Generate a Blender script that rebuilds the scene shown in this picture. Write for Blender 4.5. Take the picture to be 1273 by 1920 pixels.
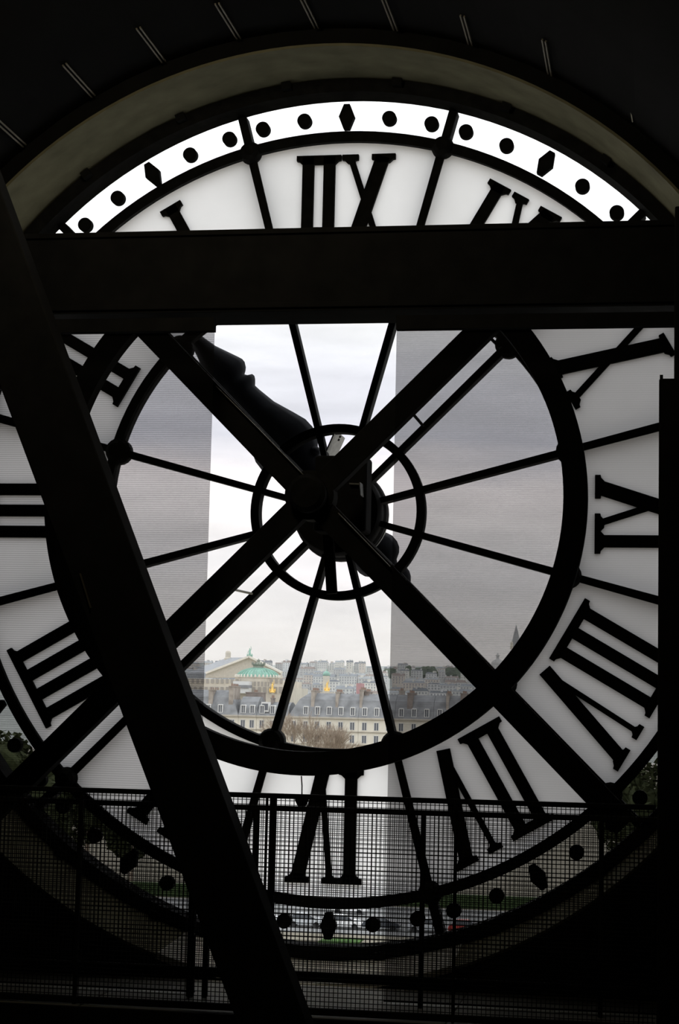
import bpy, bmesh, math, random
from mathutils import Vector, Matrix
R_ = math.radians
rnd = random.Random(7)
for o in list(bpy.data.objects): bpy.data.objects.remove(o)
scene = bpy.context.scene
col = scene.collection

# ---------------------------------------------------------------- camera
FPX, CAM = 3495.6, Vector((2.353, -13.5017, -1.4767))
YAW, PITCH, ROLL = -0.1718, 0.1074, 0.0228
cy, sy, cp, sp = math.cos(YAW), math.sin(YAW), math.cos(PITCH), math.sin(PITCH)
FW = Vector((sy*cp, cy*cp, sp)); r0 = Vector((cy, -sy, 0)); u0 = r0.cross(FW)
RT = math.cos(ROLL)*r0 + math.sin(ROLL)*u0
UP = -math.sin(ROLL)*r0 + math.cos(ROLL)*u0
cd = bpy.data.cameras.new('camera'); cam = bpy.data.objects.new('camera', cd); col.objects.link(cam)
cam.matrix_world = Matrix(((RT.x, UP.x, -FW.x, CAM.x), (RT.y, UP.y, -FW.y, CAM.y), (RT.z, UP.z, -FW.z, CAM.z), (0, 0, 0, 1)))
cd.sensor_fit = 'VERTICAL'; cd.sensor_height = 36.0; cd.lens = FPX/1920*36.0
cd.clip_start = 0.05; cd.clip_end = 12000
scene.camera = cam

# ---------------------------------------------------------------- world: overcast sky
w = bpy.data.worlds.new('overcast_sky'); scene.world = w; w.use_nodes = True
nt = w.node_tree; nt.nodes.clear()
N = nt.nodes.new; L = nt.links.new
out = N('ShaderNodeOutputWorld'); bg = N('ShaderNodeBackground')
tc = N('ShaderNodeTexCoord'); sepn = N('ShaderNodeSeparateXYZ'); L(tc.outputs['Generated'], sepn.inputs[0])
mp = N('ShaderNodeMapping'); mp.inputs['Scale'].default_value = (3.0, 3.0, 17.0); L(tc.outputs['Generated'], mp.inputs[0])
nz = N('ShaderNodeTexNoise'); nz.inputs['Scale'].default_value = 1.6; nz.inputs['Detail'].default_value = 6; nz.inputs['Roughness'].default_value = .55
L(mp.outputs[0], nz.inputs[0])
# bend the elevation a little with the noise so that the cloud decks are ragged
mm = N('ShaderNodeMath'); mm.operation = 'MULTIPLY_ADD'; mm.inputs[1].default_value = .05; L(nz.outputs[0], mm.inputs[0])
m2 = N('ShaderNodeMath'); m2.operation = 'SUBTRACT'; m2.inputs[1].default_value = .025; L(sepn.outputs['Z'], m2.inputs[0]); L(m2.outputs[0], mm.inputs[2])
cr = N('ShaderNodeValToRGB'); L(mm.outputs[0], cr.inputs[0])
SKYK = 2.0     # ramp colours are radiance / SKYK
stops = [(0.0, (1.02, .97, .93)), (.045, (1.03, .98, .95)), (.075, (1.08, 1.04, 1.05)), (.105, (1.28, 1.21, 1.21)), (.128, (1.36, 1.27, 1.28)), (.148, (.89, .89, .99)),
         (.172, (.94, .94, 1.02)), (.205, (1.12, 1.12, 1.15)), (.30, (1.6, 1.62, 1.66)), (.5, (1.5, 1.53, 1.6)), (1.0, (1.45, 1.5, 1.6))]
el = cr.color_ramp.elements
while len(el) < len(stops): el.new(.5)
for e, (p_, c_) in zip(el, stops):
    e.position = p_; e.color = (c_[0]/SKYK, c_[1]/SKYK, c_[2]/SKYK, 1)
nz2 = N('ShaderNodeTexNoise'); nz2.inputs['Scale'].default_value = 5; nz2.inputs['Detail'].default_value = 5; L(mp.outputs[0], nz2.inputs[0])
mr = N('ShaderNodeMapRange'); mr.inputs['From Min'].default_value = .25; mr.inputs['From Max'].default_value = .75
mr.inputs['To Min'].default_value = .88*SKYK; mr.inputs['To Max'].default_value = 1.12*SKYK; L(nz2.outputs[0], mr.inputs['Value'])
L(cr.outputs[0], bg.inputs['Color']); L(mr.outputs[0], bg.inputs['Strength']); L(bg.outputs[0], out.inputs[0])

vs = scene.view_settings
vs.view_transform = 'Standard'; vs.look = 'None'; vs.exposure = 0.0; vs.gamma = 1.0; vs.use_curve_mapping = False
scene.cycles.transparent_max_bounces = 24
scene.cycles.max_bounces = 8

# added unseen fill lamp that lifts the blacks inside the hall
ld = bpy.data.lights.new('interior_fill', 'AREA'); ld.energy = 19; ld.size = .8; ld.color = (1, .86, .62)
lo = bpy.data.objects.new('interior_fill', ld); lo.location = (-.5, -4.5, 3.0); lo.rotation_euler = (R_(62), 0, 0); col.objects.link(lo)

# ---------------------------------------------------------------- helpers
def ray(px, py):
    return FW + RT*((px-636.5)/FPX) - UP*((py-960)/FPX)
def P(px, py, y):          # the world point seen at a photo pixel on the plane Y = y
    d = ray(px, py); return CAM + d*((y-CAM.y)/d.y)

def mat(name, color, rough=.6, metal=0.0, noise=0.0, scale=20, spec=.5, bump=0.0):
    m = bpy.data.materials.new(name); m.use_nodes = True
    t = m.node_tree; b = t.nodes['Principled BSDF']
    b.inputs['Roughness'].default_value = rough; b.inputs['Metallic'].default_value = metal
    b.inputs['Specular IOR Level'].default_value = spec
    b.inputs['Base Color'].default_value = (*color, 1)
    if noise or bump:
        tc = t.nodes.new('ShaderNodeTexCoord'); n = t.nodes.new('ShaderNodeTexNoise')
        n.inputs['Scale'].default_value = scale; n.inputs['Detail'].default_value = 5
        t.links.new(tc.outputs['Object'], n.inputs['Vector'])
        if noise:
            c = t.nodes.new('ShaderNodeValToRGB'); e = c.color_ramp.elements
            e[0].position = .3; e[1].position = .7
            e[0].color = (*[v*(1-noise) for v in color], 1); e[1].color = (*[min(1, v*(1+noise)) for v in color], 1)
            t.links.new(n.outputs['Fac'], c.inputs[0]); t.links.new(c.outputs[0], b.inputs['Base Color'])
        if bump:
            bp = t.nodes.new('ShaderNodeBump'); bp.inputs['Strength'].default_value = bump; bp.inputs['Distance'].default_value = .01
            t.links.new(n.outputs['Fac'], bp.inputs['Height']); t.links.new(bp.outputs[0], b.inputs['Normal'])
    return m

M = {
 'iron': mat('black_iron', (.020, .020, .019), .9, 0, .3, 12, .08),
 'steel': mat('painted_steel', (.020, .020, .0195), .9, 0, .2, 6, .07),
 'strip': mat('bare_steel_and_glint', (.30, .27, .20), .35, .6, .1, 30),
 'plate': mat('grey_steel_plate', (.26, .26, .24), .6, .1, .25, 25),
 'batten': mat('pale_batten', (.22, .195, .14), .5, .3),
 'soffit': mat('olive_plaster', (.275, .26, .165), .85, 0, .18, 5, .1, .2),
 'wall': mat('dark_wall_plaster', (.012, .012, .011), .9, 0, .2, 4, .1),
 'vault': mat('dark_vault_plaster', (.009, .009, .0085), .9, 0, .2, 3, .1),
 'floor': mat('pale_floor_stone', (.27, .26, .215), .6, 0, .15, 6, .25),
 'sill': mat('pale_sill_stone', (.84, .82, .72), .8, 0, .08, 6, .2),
 'carpet': mat('dark_carpet', (.02, .02, .02), .95, 0, .2, 60, .05),
 'hand': mat('hand_painted_wood', (.010, .011, .014), .7, 0, .3, 8, .15),
 'facade': mat('cream_stone', (.79, .745, .64), .9, 0, .06, .4, .1),
 'facade2': mat('pale_stone', (.74, .70, .62), .9, 0, .06, .4, .1),
 'cornice': mat('grey_cornice_stone', (.52, .48, .41), .9, 0, .1, 1, .1),
 'zinc': mat('zinc_roof', (.31, .32, .335), .55, 0, .22, .35, .3),
 'slate': mat('slate_roof', (.25, .255, .26), .6, 0, .25, .5, .3),
 'chimney': mat('chimney_plaster', (.40, .355, .31), .9, 0, .25, .6, .1),
 'brick': mat('brown_brick', (.29, .25, .225), .9, 0, .25, .8, .1),
 'pot': mat('terracotta_pot', (.34, .24, .19), .8),
 'frame': mat('white_window_frame', (.74, .74, .72), .5),
 'pane': mat('window_pane_dark', (.13, .14, .16), .15, 0, 0, 1, .6),
 'copper': mat('green_copper', (.26, .46, .37), .6, 0, .25, .3),
 'gold': mat('gilded_bronze', (.95, .62, .16), .4, .3, .1, 1),
 'opera': mat('opera_stone', (.62, .57, .48), .9, 0, .12, .15, .1),
 'lantern': mat('brown_green_copper', (.25, .27, .22), .7, 0, .3, .5),
 'recess': mat('shaded_opening', (.36, .33, .29), .9),
 'gravel': mat('pale_gravel', (.22, .20, .155), .95, 0, .15, .2, .1),
 'asphalt': mat('grey_asphalt', (.24, .24, .235), .9, 0, .12, .5, .1),
 'grass': mat('lawn_grass', (.055, .11, .03), .95, 0, .35, .6, .1),
 'leaf': mat('tree_leaves', (.055, .065, .03), .85, 0, .4, 1.5, .1),
 'bark': mat('brown_bark', (.40, .33, .26), .9, 0, .25, 2, .1),
 'silver': mat('silver_car_paint', (.62, .65, .68), .25, .3),
 'white': mat('white_car_paint', (.85, .85, .84), .25),
 'dark': mat('dark_car_paint', (.05, .055, .065), .25),
 'red': mat('red_car_paint', (.42, .05, .04), .25),
 'carglass': mat('car_window', (.03, .035, .04), .08),
 'tyre': mat('rubber_tyre', (.02, .02, .02), .8),
 'hill': mat('hillside_ground', (.34, .36, .33), .95, 0, .2, .02, .1),
 'hedge': mat('hedge_leaves', (.055, .085, .035), .9, 0, .4, 3, .1),
}

def new_mat(name):
    m = bpy.data.materials.new(name); m.use_nodes = True; t = m.node_tree; t.nodes.clear()
    return m, t, t.nodes.new, t.links.new
# milk glass: passes daylight, scattered
m, t, n_, l_ = new_mat('milk_glass'); M['milk'] = m
o_ = n_('ShaderNodeOutputMaterial'); mx = n_('ShaderNodeMixShader'); tr = n_('ShaderNodeBsdfTranslucent'); di = n_('ShaderNodeBsdfDiffuse')
tcn = n_('ShaderNodeTexCoord'); nn = n_('ShaderNodeTexNoise'); nn.inputs['Scale'].default_value = 1.2; nn.inputs['Detail'].default_value = 8
l_(tcn.outputs['Object'], nn.inputs[0]); rp = n_('ShaderNodeValToRGB'); rp.color_ramp.elements[0].color = (.79, .795, .775, 1); rp.color_ramp.elements[1].color = (.89, .89, .875, 1)
rp.color_ramp.elements[0].position = .3; rp.color_ramp.elements[1].position = .7
l_(nn.outputs['Fac'], rp.inputs[0]); l_(rp.outputs[0], tr.inputs[0]); di.inputs[0].default_value = (.3, .3, .3, 1)
mx.inputs[0].default_value = .06; l_(tr.outputs[0], mx.inputs[1]); l_(di.outputs[0], mx.inputs[2]); l_(mx.outputs[0], o_.inputs[0])
# clear glass
m, t, n_, l_ = new_mat('clear_glass'); M['glass'] = m
o_ = n_('ShaderNodeOutputMaterial'); mx = n_('ShaderNodeMixShader'); tr = n_('ShaderNodeBsdfTransparent'); gl = n_('ShaderNodeBsdfGlossy')
tr.inputs[0].default_value = (.97, .98, .97, 1); gl.inputs['Roughness'].default_value = .02; gl.inputs[0].default_value = (1, 1, 1, 1)
lw = n_('ShaderNodeFresnel'); lw.inputs[0].default_value = 1.45
l_(lw.outputs[0], mx.inputs[0]); l_(tr.outputs[0], mx.inputs[1]); l_(gl.outputs[0], mx.inputs[2]); l_(mx.outputs[0], o_.inputs[0])
# woven sun-screen of the roller blinds: open weave (see-through) in fine horizontal rows
def screen(name, lo, hi, tint):
    m, t, n_, l_ = new_mat(name)
    o_ = n_('ShaderNodeOutputMaterial'); mx = n_('ShaderNodeMixShader'); tr = n_('ShaderNodeBsdfTransparent'); df = n_('ShaderNodeBsdfDiffuse')
    df.inputs[0].default_value = (.012, .012, .012, 1)
    tcn = n_('ShaderNodeTexCoord'); sx = n_('ShaderNodeSeparateXYZ'); l_(tcn.outputs['Object'], sx.inputs[0])
    mu = n_('ShaderNodeMath'); mu.operation = 'MULTIPLY'; mu.inputs[1].default_value = 2*math.pi/.0145; l_(sx.outputs['Z'], mu.inputs[0])
    si = n_('ShaderNodeMath'); si.operation = 'SINE'; l_(mu.outputs[0], si.inputs[0])
    mrn = n_('ShaderNodeMapRange'); mrn.inputs['From Min'].default_value = -1; mrn.inputs['From Max'].default_value = 1
    mrn.inputs['To Min'].default_value = lo; mrn.inputs['To Max'].default_value = hi; l_(si.outputs[0], mrn.inputs['Value'])
    tr.inputs[0].default_value = (*tint, 1)
    l_(mrn.outputs[0], mx.inputs[0]); l_(df.outputs[0], mx.inputs[1]); l_(tr.outputs[0], mx.inputs[2]); l_(mx.outputs[0], o_.inputs[0])
    return m
M['screen_left'] = screen('ribbed_sun_screen', .31, .42, (1, .985, .995))
M['screen_right'] = screen('woven_sun_screen',   .335, .36, (1, .985, .99))

class MB:
    """collects geometry for ONE mesh"""
    def __init__(s): s.v = []; s.f = []; s.mi = []; s.cur = 0
    def add(s, vs, fs):
        b = len(s.v); s.v += [tuple(x) for x in vs]; s.f += [tuple(b+i for i in f) for f in fs]; s.mi += [s.cur]*len(fs); return s
    def box(s, x0, x1, y0, y1, z0, z1):
        vs = [(x, y, z) for z in (z0, z1) for y in (y0, y1) for x in (x0, x1)]
        return s.add(vs, [(0, 2, 3, 1), (4, 5, 7, 6), (0, 1, 5, 4), (2, 6, 7, 3), (0, 4, 6, 2), (1, 3, 7, 5)])
    def prism(s, poly, y0, y1):            # polygon in XZ, extruded along Y
        n = len(poly)
        a = sum(poly[i][0]*poly[(i+1) % n][1]-poly[(i+1) % n][0]*poly[i][1] for i in range(n))
        if a < 0: poly = poly[::-1]
        vs = [(x, y0, z) for x, z in poly] + [(x, y1, z) for x, z in poly]
        fs = [tuple(range(n)), tuple(range(2*n-1, n-1, -1))] + [(i, i+n, (i+1) % n+n, (i+1) % n) for i in range(n)]
        return s.add(vs, fs)
    def bar(s, a, b, w, y0, y1):           # flat bar between two XZ points
        dx, dz = b[0]-a[0], b[1]-a[1]; l = math.hypot(dx, dz); nx, nz = -dz/l*w/2, dx/l*w/2
        return s.prism([(a[0]-nx, a[1]-nz), (b[0]-nx, b[1]-nz), (b[0]+nx, b[1]+nz), (a[0]+nx, a[1]+nz)], y0, y1)
    def ring(s, r0, r1, y0, y1, n=128, a0=0, a1=360, c=(0, 0)):
        full = abs(a1-a0) >= 359.99; k = n if full else n+1; vs = []
        for i in range(k):
            a = R_(a0+(a1-a0)*i/n); sn, cs = math.sin(a), math.cos(a)
            for r, y in ((r0, y0), (r1, y0), (r1, y1), (r0, y1)): vs.append((c[0]+r*sn, y, c[1]+r*cs))
        fs = []
        for i in range(n):
            j = (i+1) % k
            for q in range(4): fs.append((i*4+q, j*4+q, j*4+(q+1) % 4, i*4+(q+1) % 4))
        if not full: fs += [(0, 1, 2, 3), (k*4-1, k*4-2, k*4-3, k*4-4)]
        return s.add(vs, fs)
    def lathe_y(s, prof, n=24, c=(0, 0, 0)):   # profile (r, y) turned round the Y axis
        vs = [(c[0]+r*math.sin(2*math.pi*i/n), c[1]+y, c[2]+r*math.cos(2*math.pi*i/n)) for i in range(n) for r, y in prof]; k = len(prof)
        fs = [(i*k+j, ((i+1) % n)*k+j, ((i+1) % n)*k+j+1, i*k+j+1) for i in range(n) for j in range(k-1)]
        return s.add(vs, fs)
    def lathe_z(s, prof, n=20, c=(0, 0, 0), sx=1, sy=1):
        vs = [(c[0]+sx*r*math.cos(2*math.pi*i/n), c[1]+sy*r*math.sin(2*math.pi*i/n), c[2]+z) for i in range(n) for r, z in prof]; k = len(prof)
        fs = [(i*k+j, ((i+1) % n)*k+j, ((i+1) % n)*k+j+1, i*k+j+1) for i in range(n) for j in range(k-1)]
        return s.add(vs, fs)
    def tube(s, pts, r, n=8, r2=None):
        pts = [Vector(p) for p in pts]; k = len(pts); vs = []
        for i, p in enumerate(pts):
            d = (pts[min(i+1, k-1)]-pts[max(i-1, 0)]).normalized()
            a = d.cross(Vector((0, 0, 1)) if abs(d.z) < .9 else Vector((1, 0, 0))).normalized(); b = d.cross(a)
            rr = r if r2 is None else r+(r2-r)*i/max(1, k-1)
            vs += [p+a*rr*math.cos(2*math.pi*j/n)+b*rr*math.sin(2*math.pi*j/n) for j in range(n)]
        fs = [(i*n+j, i*n+(j+1) % n, (i+1)*n+(j+1) % n, (i+1)*n+j) for i in range(k-1) for j in range(n)]
        fs += [tuple(range(n))[::-1], tuple(range((k-1)*n, k*n))]
        return s.add(vs, fs)
    def blob(s, c, rx, ry, rz, n=8, k=6, jit=0):
        vs = []
        for j in range(k+1):
            th = math.pi*j/k
            for i in range(n):
                q = 1+rnd.uniform(-jit, jit); ph = 2*math.pi*i/n
                vs.append((c[0]+rx*q*math.sin(th)*math.cos(ph), c[1]+ry*q*math.sin(th)*math.sin(ph), c[2]+rz*q*math.cos(th)))
        return s.add(vs, [(j*n+i, (j+1)*n+i, (j+1)*n+(i+1) % n, j*n+(i+1) % n) for j in range(k) for i in range(n)])
    def mesh(s, name, mats):
        me = bpy.data.meshes.new(name); me.from_pydata(s.v, [], s.f)
        for m_ in (mats if isinstance(mats, (list, tuple)) else [mats]): me.materials.append(m_)
        for p_, i in zip(me.polygons, s.mi): p_.material_index = i
        bm = bmesh.new(); bm.from_mesh(me); bmesh.ops.remove_doubles(bm, verts=bm.verts, dist=1e-6)
        bmesh.ops.recalc_face_normals(bm, faces=bm.faces); bm.to_mesh(me); bm.free(); me.update()
        return me
    def build(s, name, mats, parent=None, smooth=False, bevel=0):
        me = s.mesh(name, mats)
        if smooth:
            for p_ in me.polygons: p_.use_smooth = True
        o = bpy.data.objects.new(name, me); col.objects.link(o)
        if smooth == 'auto':
            try:
                mo = o.modifiers.new('edge', 'EDGE_SPLIT'); mo.split_angle = R_(35)
            except Exception: pass
        if bevel:
            mo = o.modifiers.new('bevel', 'BEVEL'); mo.width = bevel; mo.segments = 2; mo.limit_method = 'ANGLE'
        if parent:
            o.parent = parent; o.matrix_parent_inverse = parent.matrix_world.inverted()
        return o
def tag(o, label=None, cat=None, group=None, kind=None):
    for k, v in (('label', label), ('category', cat), ('group', group), ('kind', kind)):
        if v: o[k] = v
    return o
def empty(name, loc=(0, 0, 0), rz=0):
    o = bpy.data.objects.new(name, None); o.location = loc; o.rotation_euler = (0, 0, rz); o.empty_display_size = .2
    o.matrix_world = Matrix.Translation(loc) @ Matrix.Rotation(rz, 4, 'Z')
    col.objects.link(o); return o
def inst(name, me, parent, loc=(0, 0, 0), rot=(0, 0, 0), scale=(1, 1, 1), mats=None):   # loc local to the parent
    o = bpy.data.objects.new(name, me); o.location = loc; o.rotation_euler = rot; o.scale = scale; o.parent = parent
    col.objects.link(o); return o
def copy_tree(o, parent=None):
    c = o.copy(); col.objects.link(c); c.parent = parent
    for ch in o.children: copy_tree(ch, c)
    return c
def struct(o, label, ): return tag(o, label, None, None, 'structure')
def rad(a, r, c=(0, 0)): return (c[0]+r*math.sin(R_(a)), c[1]+r*math.cos(R_(a)))   # a = degrees from 12, + to the photo's right

# ================================================================ THE ROOM SHELL
FZ = -3.28                                    # floor by the window
# front wall with the round opening (R 3.25): y from -1.0 back to -0.02
def holed_wall(name, r, y0, y1, x0, x1, z0, z1, m_, n=96):
    b = MB(); vs = []
    for i in range(n):
        a = 2*math.pi*i/n; sn, cs = math.sin(a), math.cos(a)
        k = min((x1 if sn > 0 else -x0)/max(abs(sn), 1e-6), (z1 if cs > 0 else -z0)/max(abs(cs), 1e-6))
        for y in (y0, y1): vs += [(r*sn, y, r*cs+(-.047 if y < -.5 else 0)), (k*sn, y, k*cs)]
    fs = []
    for i in range(n):
        j = (i+1) % n
        fs += [(i*4, i*4+1, j*4+1, j*4), (i*4+2, j*4+2, j*4+3, i*4+3), (i*4+1, i*4+3, j*4+3, j*4+1)]
    b.add(vs, fs); return b.build(name, m_)
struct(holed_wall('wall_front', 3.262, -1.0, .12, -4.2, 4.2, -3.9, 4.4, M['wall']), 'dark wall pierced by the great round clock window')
rv = MB(); vs = []; n = 160
for i in range(n):
    a = 2*math.pi*i/n
    for r, y, c in ((3.226, -.22, 0), (3.243, -1.0, -.047), (3.262, -1.002, -.047), (3.30, -.22, 0)): vs.append((r*math.sin(a), y, c+r*math.cos(a)))
rv.add(vs, [(i*4+q, ((i+1) % n)*4+q, ((i+1) % n)*4+(q+1) % 4, i*4+(q+1) % 4) for i in range(n) for q in range(4)])
struct(rv.build('trim_1', M['soffit'], smooth='auto'), 'olive plaster lining of the round window reveal')
sl = MB(); vs = []; n = 40
for i in range(n+1):
    a = R_(180-18+36*i/n)
    for r, y, c in ((3.220, -.235, 0), (3.230, -1.01, -.047), (3.27, -1.02, -.047), (3.25, -.235, 0)): vs.append((r*math.sin(a), y, c+r*math.cos(a)))
sl.add(vs, [(i*4+q, (i+1)*4+q, (i+1)*4+(q+1) % 4, i*4+(q+1) % 4) for i in range(n) for q in range(4)]+[(0, 1, 2, 3), (n*4+3, n*4+2, n*4+1, n*4)])
struct(sl.build('trim_2', M['sill'], smooth='auto'), 'pale stone sill at the foot of the round window')
# vaulted hall behind
RV = 3.38; prof = [(-RV, FZ-.5)]+[(RV*math.sin(R_(a)), RV*math.cos(R_(a))-.055) for a in range(-90, 91, 5)]+[(RV, FZ-.5)]
prof2 = [(x*1.06, z*1.06 if z > 0 else z) for x, z in prof]
def strip(name, idx0, idx1, y0, y1, m_):
    b = MB(); A = prof[idx0:idx1+1]; B = prof2[idx0:idx1+1]; k = len(A)
    vs = [(x, y, z) for y in (y0, y1) for x, z in A]+[(x, y, z) for y in (y0, y1) for x, z in B]
    fs = []
    for i in range(k-1):
        fs += [(i, i+1, k+i+1, k+i), (2*k+i, 3*k+i, 3*k+i+1, 2*k+i+1)]
    fs += [(i, 2*k+i, 2*k+i+1, i+1) for i in range(k-1)]+[(k+i, k+i+1, 3*k+i+1, 3*k+i) for i in range(k-1)]
    fs += [(0, k, 3*k, 2*k), (k-1, 3*k-1, 4*k-1, 2*k-1)]
    b.add(vs, fs); return b.build(name, m_)
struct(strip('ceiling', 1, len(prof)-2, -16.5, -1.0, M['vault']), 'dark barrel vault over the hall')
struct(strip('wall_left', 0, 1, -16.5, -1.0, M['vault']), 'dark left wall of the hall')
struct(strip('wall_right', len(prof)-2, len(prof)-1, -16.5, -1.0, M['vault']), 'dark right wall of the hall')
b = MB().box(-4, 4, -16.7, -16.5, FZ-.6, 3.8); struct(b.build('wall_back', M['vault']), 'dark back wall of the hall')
# lower hall floor + raised stone platform made of slabs by the window
b = MB().box(-3.5, 3.5, -16.5, -1.0, FZ-.42, FZ-.32); struct(b.build('floor', M['carpet']), 'dark hall floor in front of the window platform')
plat = MB().box(-3.36, 3.36, -2.42, -1.02, FZ-.32, FZ-.03).build('window_platform', M['wall'])
tag(plat, 'low raised platform of pale stone slabs under the clock window', 'platform')
slab = MB().box(-.553, .553, -.34, .34, -.03, 0).mesh('slab', M['floor'])
for i in range(6):
    for j in range(2): inst('slab', slab, plat, (-2.79+i*1.116, -2.07+j*.69, FZ+.002*((i+j) % 2)))

MB().box(-3.36, 3.36, -2.47, -2.425, FZ-.32, FZ+.012).build('edge_dark_bar', M['steel'], plat)  # dark bar added to cover the slab fronts that came out lit
# ================================================================ THE CLOCK FACE (one thing, many parts)
clock = tag(empty('giant_clock', (0, 0, -3.25)), 'giant round see-through clock face with black reversed Roman numerals', 'clock')
def cpart(b, name, m_, **k): return b.build(name, m_, clock, **k)
cpart(MB().ring(3.128, 3.226, -.23, .0, 160), 'outer_rim', M['iron'], smooth='auto')
# bolts of the rim: little lugs seen against the lining
cpart(MB().ring(2.803, 2.882, -.05, .08, 160), 'minute_track_ring', M['iron'], smooth='auto')
cpart(MB().ring(1.737, 1.803, -.06, .08, 128), 'inner_ring', M['iron'], smooth='auto')
cpart(MB().ring(.590, .652, -.05, .07, 96, c=(.0, .0)), 'hub_ring', M['iron'], smooth='auto')
spoke_me = MB().prism([(-.021, .30), (.021, .30), (.026, 1.74), (.032, 2.8), (.032, 3.13), (-.032, 3.13), (-.032, 2.8), (-.026, 1.74)], -.03, .10).mesh('spoke', M['iron'])
k_out = MB().lathe_y([(0, -.10), (.04, -.098), (.07, -.07), (.086, -.03), (.086, .06), (0, .07)], 20).mesh('ring_boss', M['iron'])
k_in = MB().lathe_y([(0, -.12), (.05, -.115), (.08, -.08), (.097, -.03), (.097, .06), (0, .07)], 20).mesh('ring_boss', M['iron'])
lug = MB().box(-.035, .035, -.3, -.22, 3.17, 3.222).mesh('rim_lug', M['iron'])
for k in range(12):
    a = 15+30*k
    inst('spoke', spoke_me, clock, (0, 0, 3.25), (0, R_(a), 0))
    for me, r in ((k_out, 2.838), (k_in, 1.755)):
        x, z = rad(a, r); inst('ring_boss', me, clock, (x, 0, z+3.25))
for k in range(24): inst('rim_lug', lug, clock, (0, 0, 3.25), (0, R_(7.5+15*k), 0))
dot = MB().lathe_y([(0, -.03), (.054, -.03), (.054, .03), (0, .03)], 24).mesh('minute_dot', M['iron'])
loz = MB().prism([(-.022, -.096), (.022, -.096), (.060, 0), (.022, .096), (-.022, .096), (-.060, 0)], -.03, .03).mesh('hour_lozenge', M['iron'])
dm = 1.0362
for h in range(12):
    x, z = rad(30*h, 3.004); inst('hour_lozenge', loz, clock, (x, 0, z+3.25), (0, R_(30*h), 0))
    for d in (-12, -6, 6, 12):
        x, z = rad(30*h+d*dm*1.0, 3.0); inst('minute_dot', dot, clock, (x, 0, z+3.25))
# numerals: u to the right as read from the street, v outward
VI_, VO = 1.882, 2.705
def serif(b, u0, u1, v, inner, y0=-.035, y1=.03):
    h = .040; s = 1 if inner else -1
    b.prism([(u0, v), (u1, v), (u1, v+s*h), (u1-.02, v+s*(h+.004)), (u1-.045, v+s*(h+.028)), (u0+.045, v+s*(h+.028)), (u0+.02, v+s*(h+.004)), (u0, v+s*h)], y0, y1)
def glyph_I(b, us):
    for u in us: b.bar((u, VI_+.01), (u, VO-.01), .088, -.035, .03)
    for v, inn in ((VI_, True), (VO, False)): serif(b, min(us)-.09, max(us)+.09, v, inn)
def glyph_V(b, uth, uthin, tip):
    b.bar((uth, VO-.02), (tip+.012, VI_+.015), .098, -.035, .03); b.bar((uthin, VO-.02), (tip, VI_+.02), .040, -.034, .029)
    serif(b, uth-.088, uth+.088, VO, False); serif(b, uthin-.055, uthin+.055, VO, False)
def glyph_X(b, a):
    b.bar((a, VO-.02), (a+.255, VI_+.015), .105, -.035, .03); b.bar((a+.245, VO-.02), (a-.015, VI_+.015), .046, -.034, .029)
    serif(b, a-.095, a+.085, VO, False); serif(b, a+.17, a+.34, VI_, True); serif(b, a+.185, a+.31, VO, False); serif(b, a-.085, a+.06, VI_, True)
NUM = {1: 'one', 2: 'two', 3: 'three', 4: 'four', 5: 'five', 6: 'six', 7: 'seven', 8: 'eight', 9: 'nine', 10: 'ten', 11: 'eleven', 12: 'twelve'}
for h in range(1, 13):
    b = MB()
    if h <= 4: glyph_I(b, [(-(h-1)/2+i)*.162 for i in range(h)])
    if h == 5: glyph_V(b, -.12, .12, .0)
    if h == 6: glyph_V(b, -.24, 0.0, -.075); glyph_I(b, [.145])
    if h == 7: glyph_V(b, -.40, -.17, -.17); glyph_I(b, [.06, .222])
    if h == 8: glyph_V(b, -.48, -.255, -.23); glyph_I(b, [-.04, .122, .285])
    if h == 9: glyph_I(b, [-.205]); glyph_X(b, -.065)
    if h == 10: glyph_X(b, -.13)
    if h == 11: glyph_X(b, -.22); glyph_I(b, [.21])
    if h == 12: glyph_X(b, -.285); glyph_I(b, [.122, .284])
    b.v = [(-x, y, z) for x, y, z in b.v]           # seen from behind
    o = inst('roman_numeral', b.mesh('roman_numeral', M['iron']), clock, (0, 0, 3.25), (0, R_(-30*h), 0))
    o['label'] = 'black Roman numeral %s, seen from behind' % NUM[h]
# glass: milk panes under the numerals, clear panes in the middle and in the minute track
def pane(r0, r1, y, n=10):
    b = MB(); vs = []
    for i in range(n+1):
        a = -15+30*i/n
        for r in (r0, r1): vs.append((r*math.sin(R_(a)), y, r*math.cos(R_(a))))
    return b.add(vs, [(2*i, 2*i+1, 2*i+3, 2*i+2) for i in range(n)])
pm = pane(1.77, 2.84, .0).mesh('milk_glass_pane', M['milk']); pt = pane(2.84, 3.2, .01).mesh('clear_track_pane', M['glass']); pc = pane(.62, 1.77, .0).mesh('clear_glass_pane', M['glass'])
for k in range(12):
    for nm, me in (('milk_glass_pane', pm), ('clear_track_pane', pt), ('clear_glass_pane', pc)): inst(nm, me, clock, (0, 0, 3.25), (0, R_(30*k), 0))

# hub works seen in the middle
cpart(MB().lathe_y([(0, -.25), (.12, -.25), (.13, -.12), (.31, -.10), (.33, -.06), (.33, .08), (.35, .10), (.35, .15), (.10, .17), (0, .17)], 48), 'hub_disc', M['iron'], smooth='auto')
cpart(MB().ring(.335, .356, .15, .185, 48), 'hub_glass_rim', M['plate'], smooth='auto')

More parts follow.
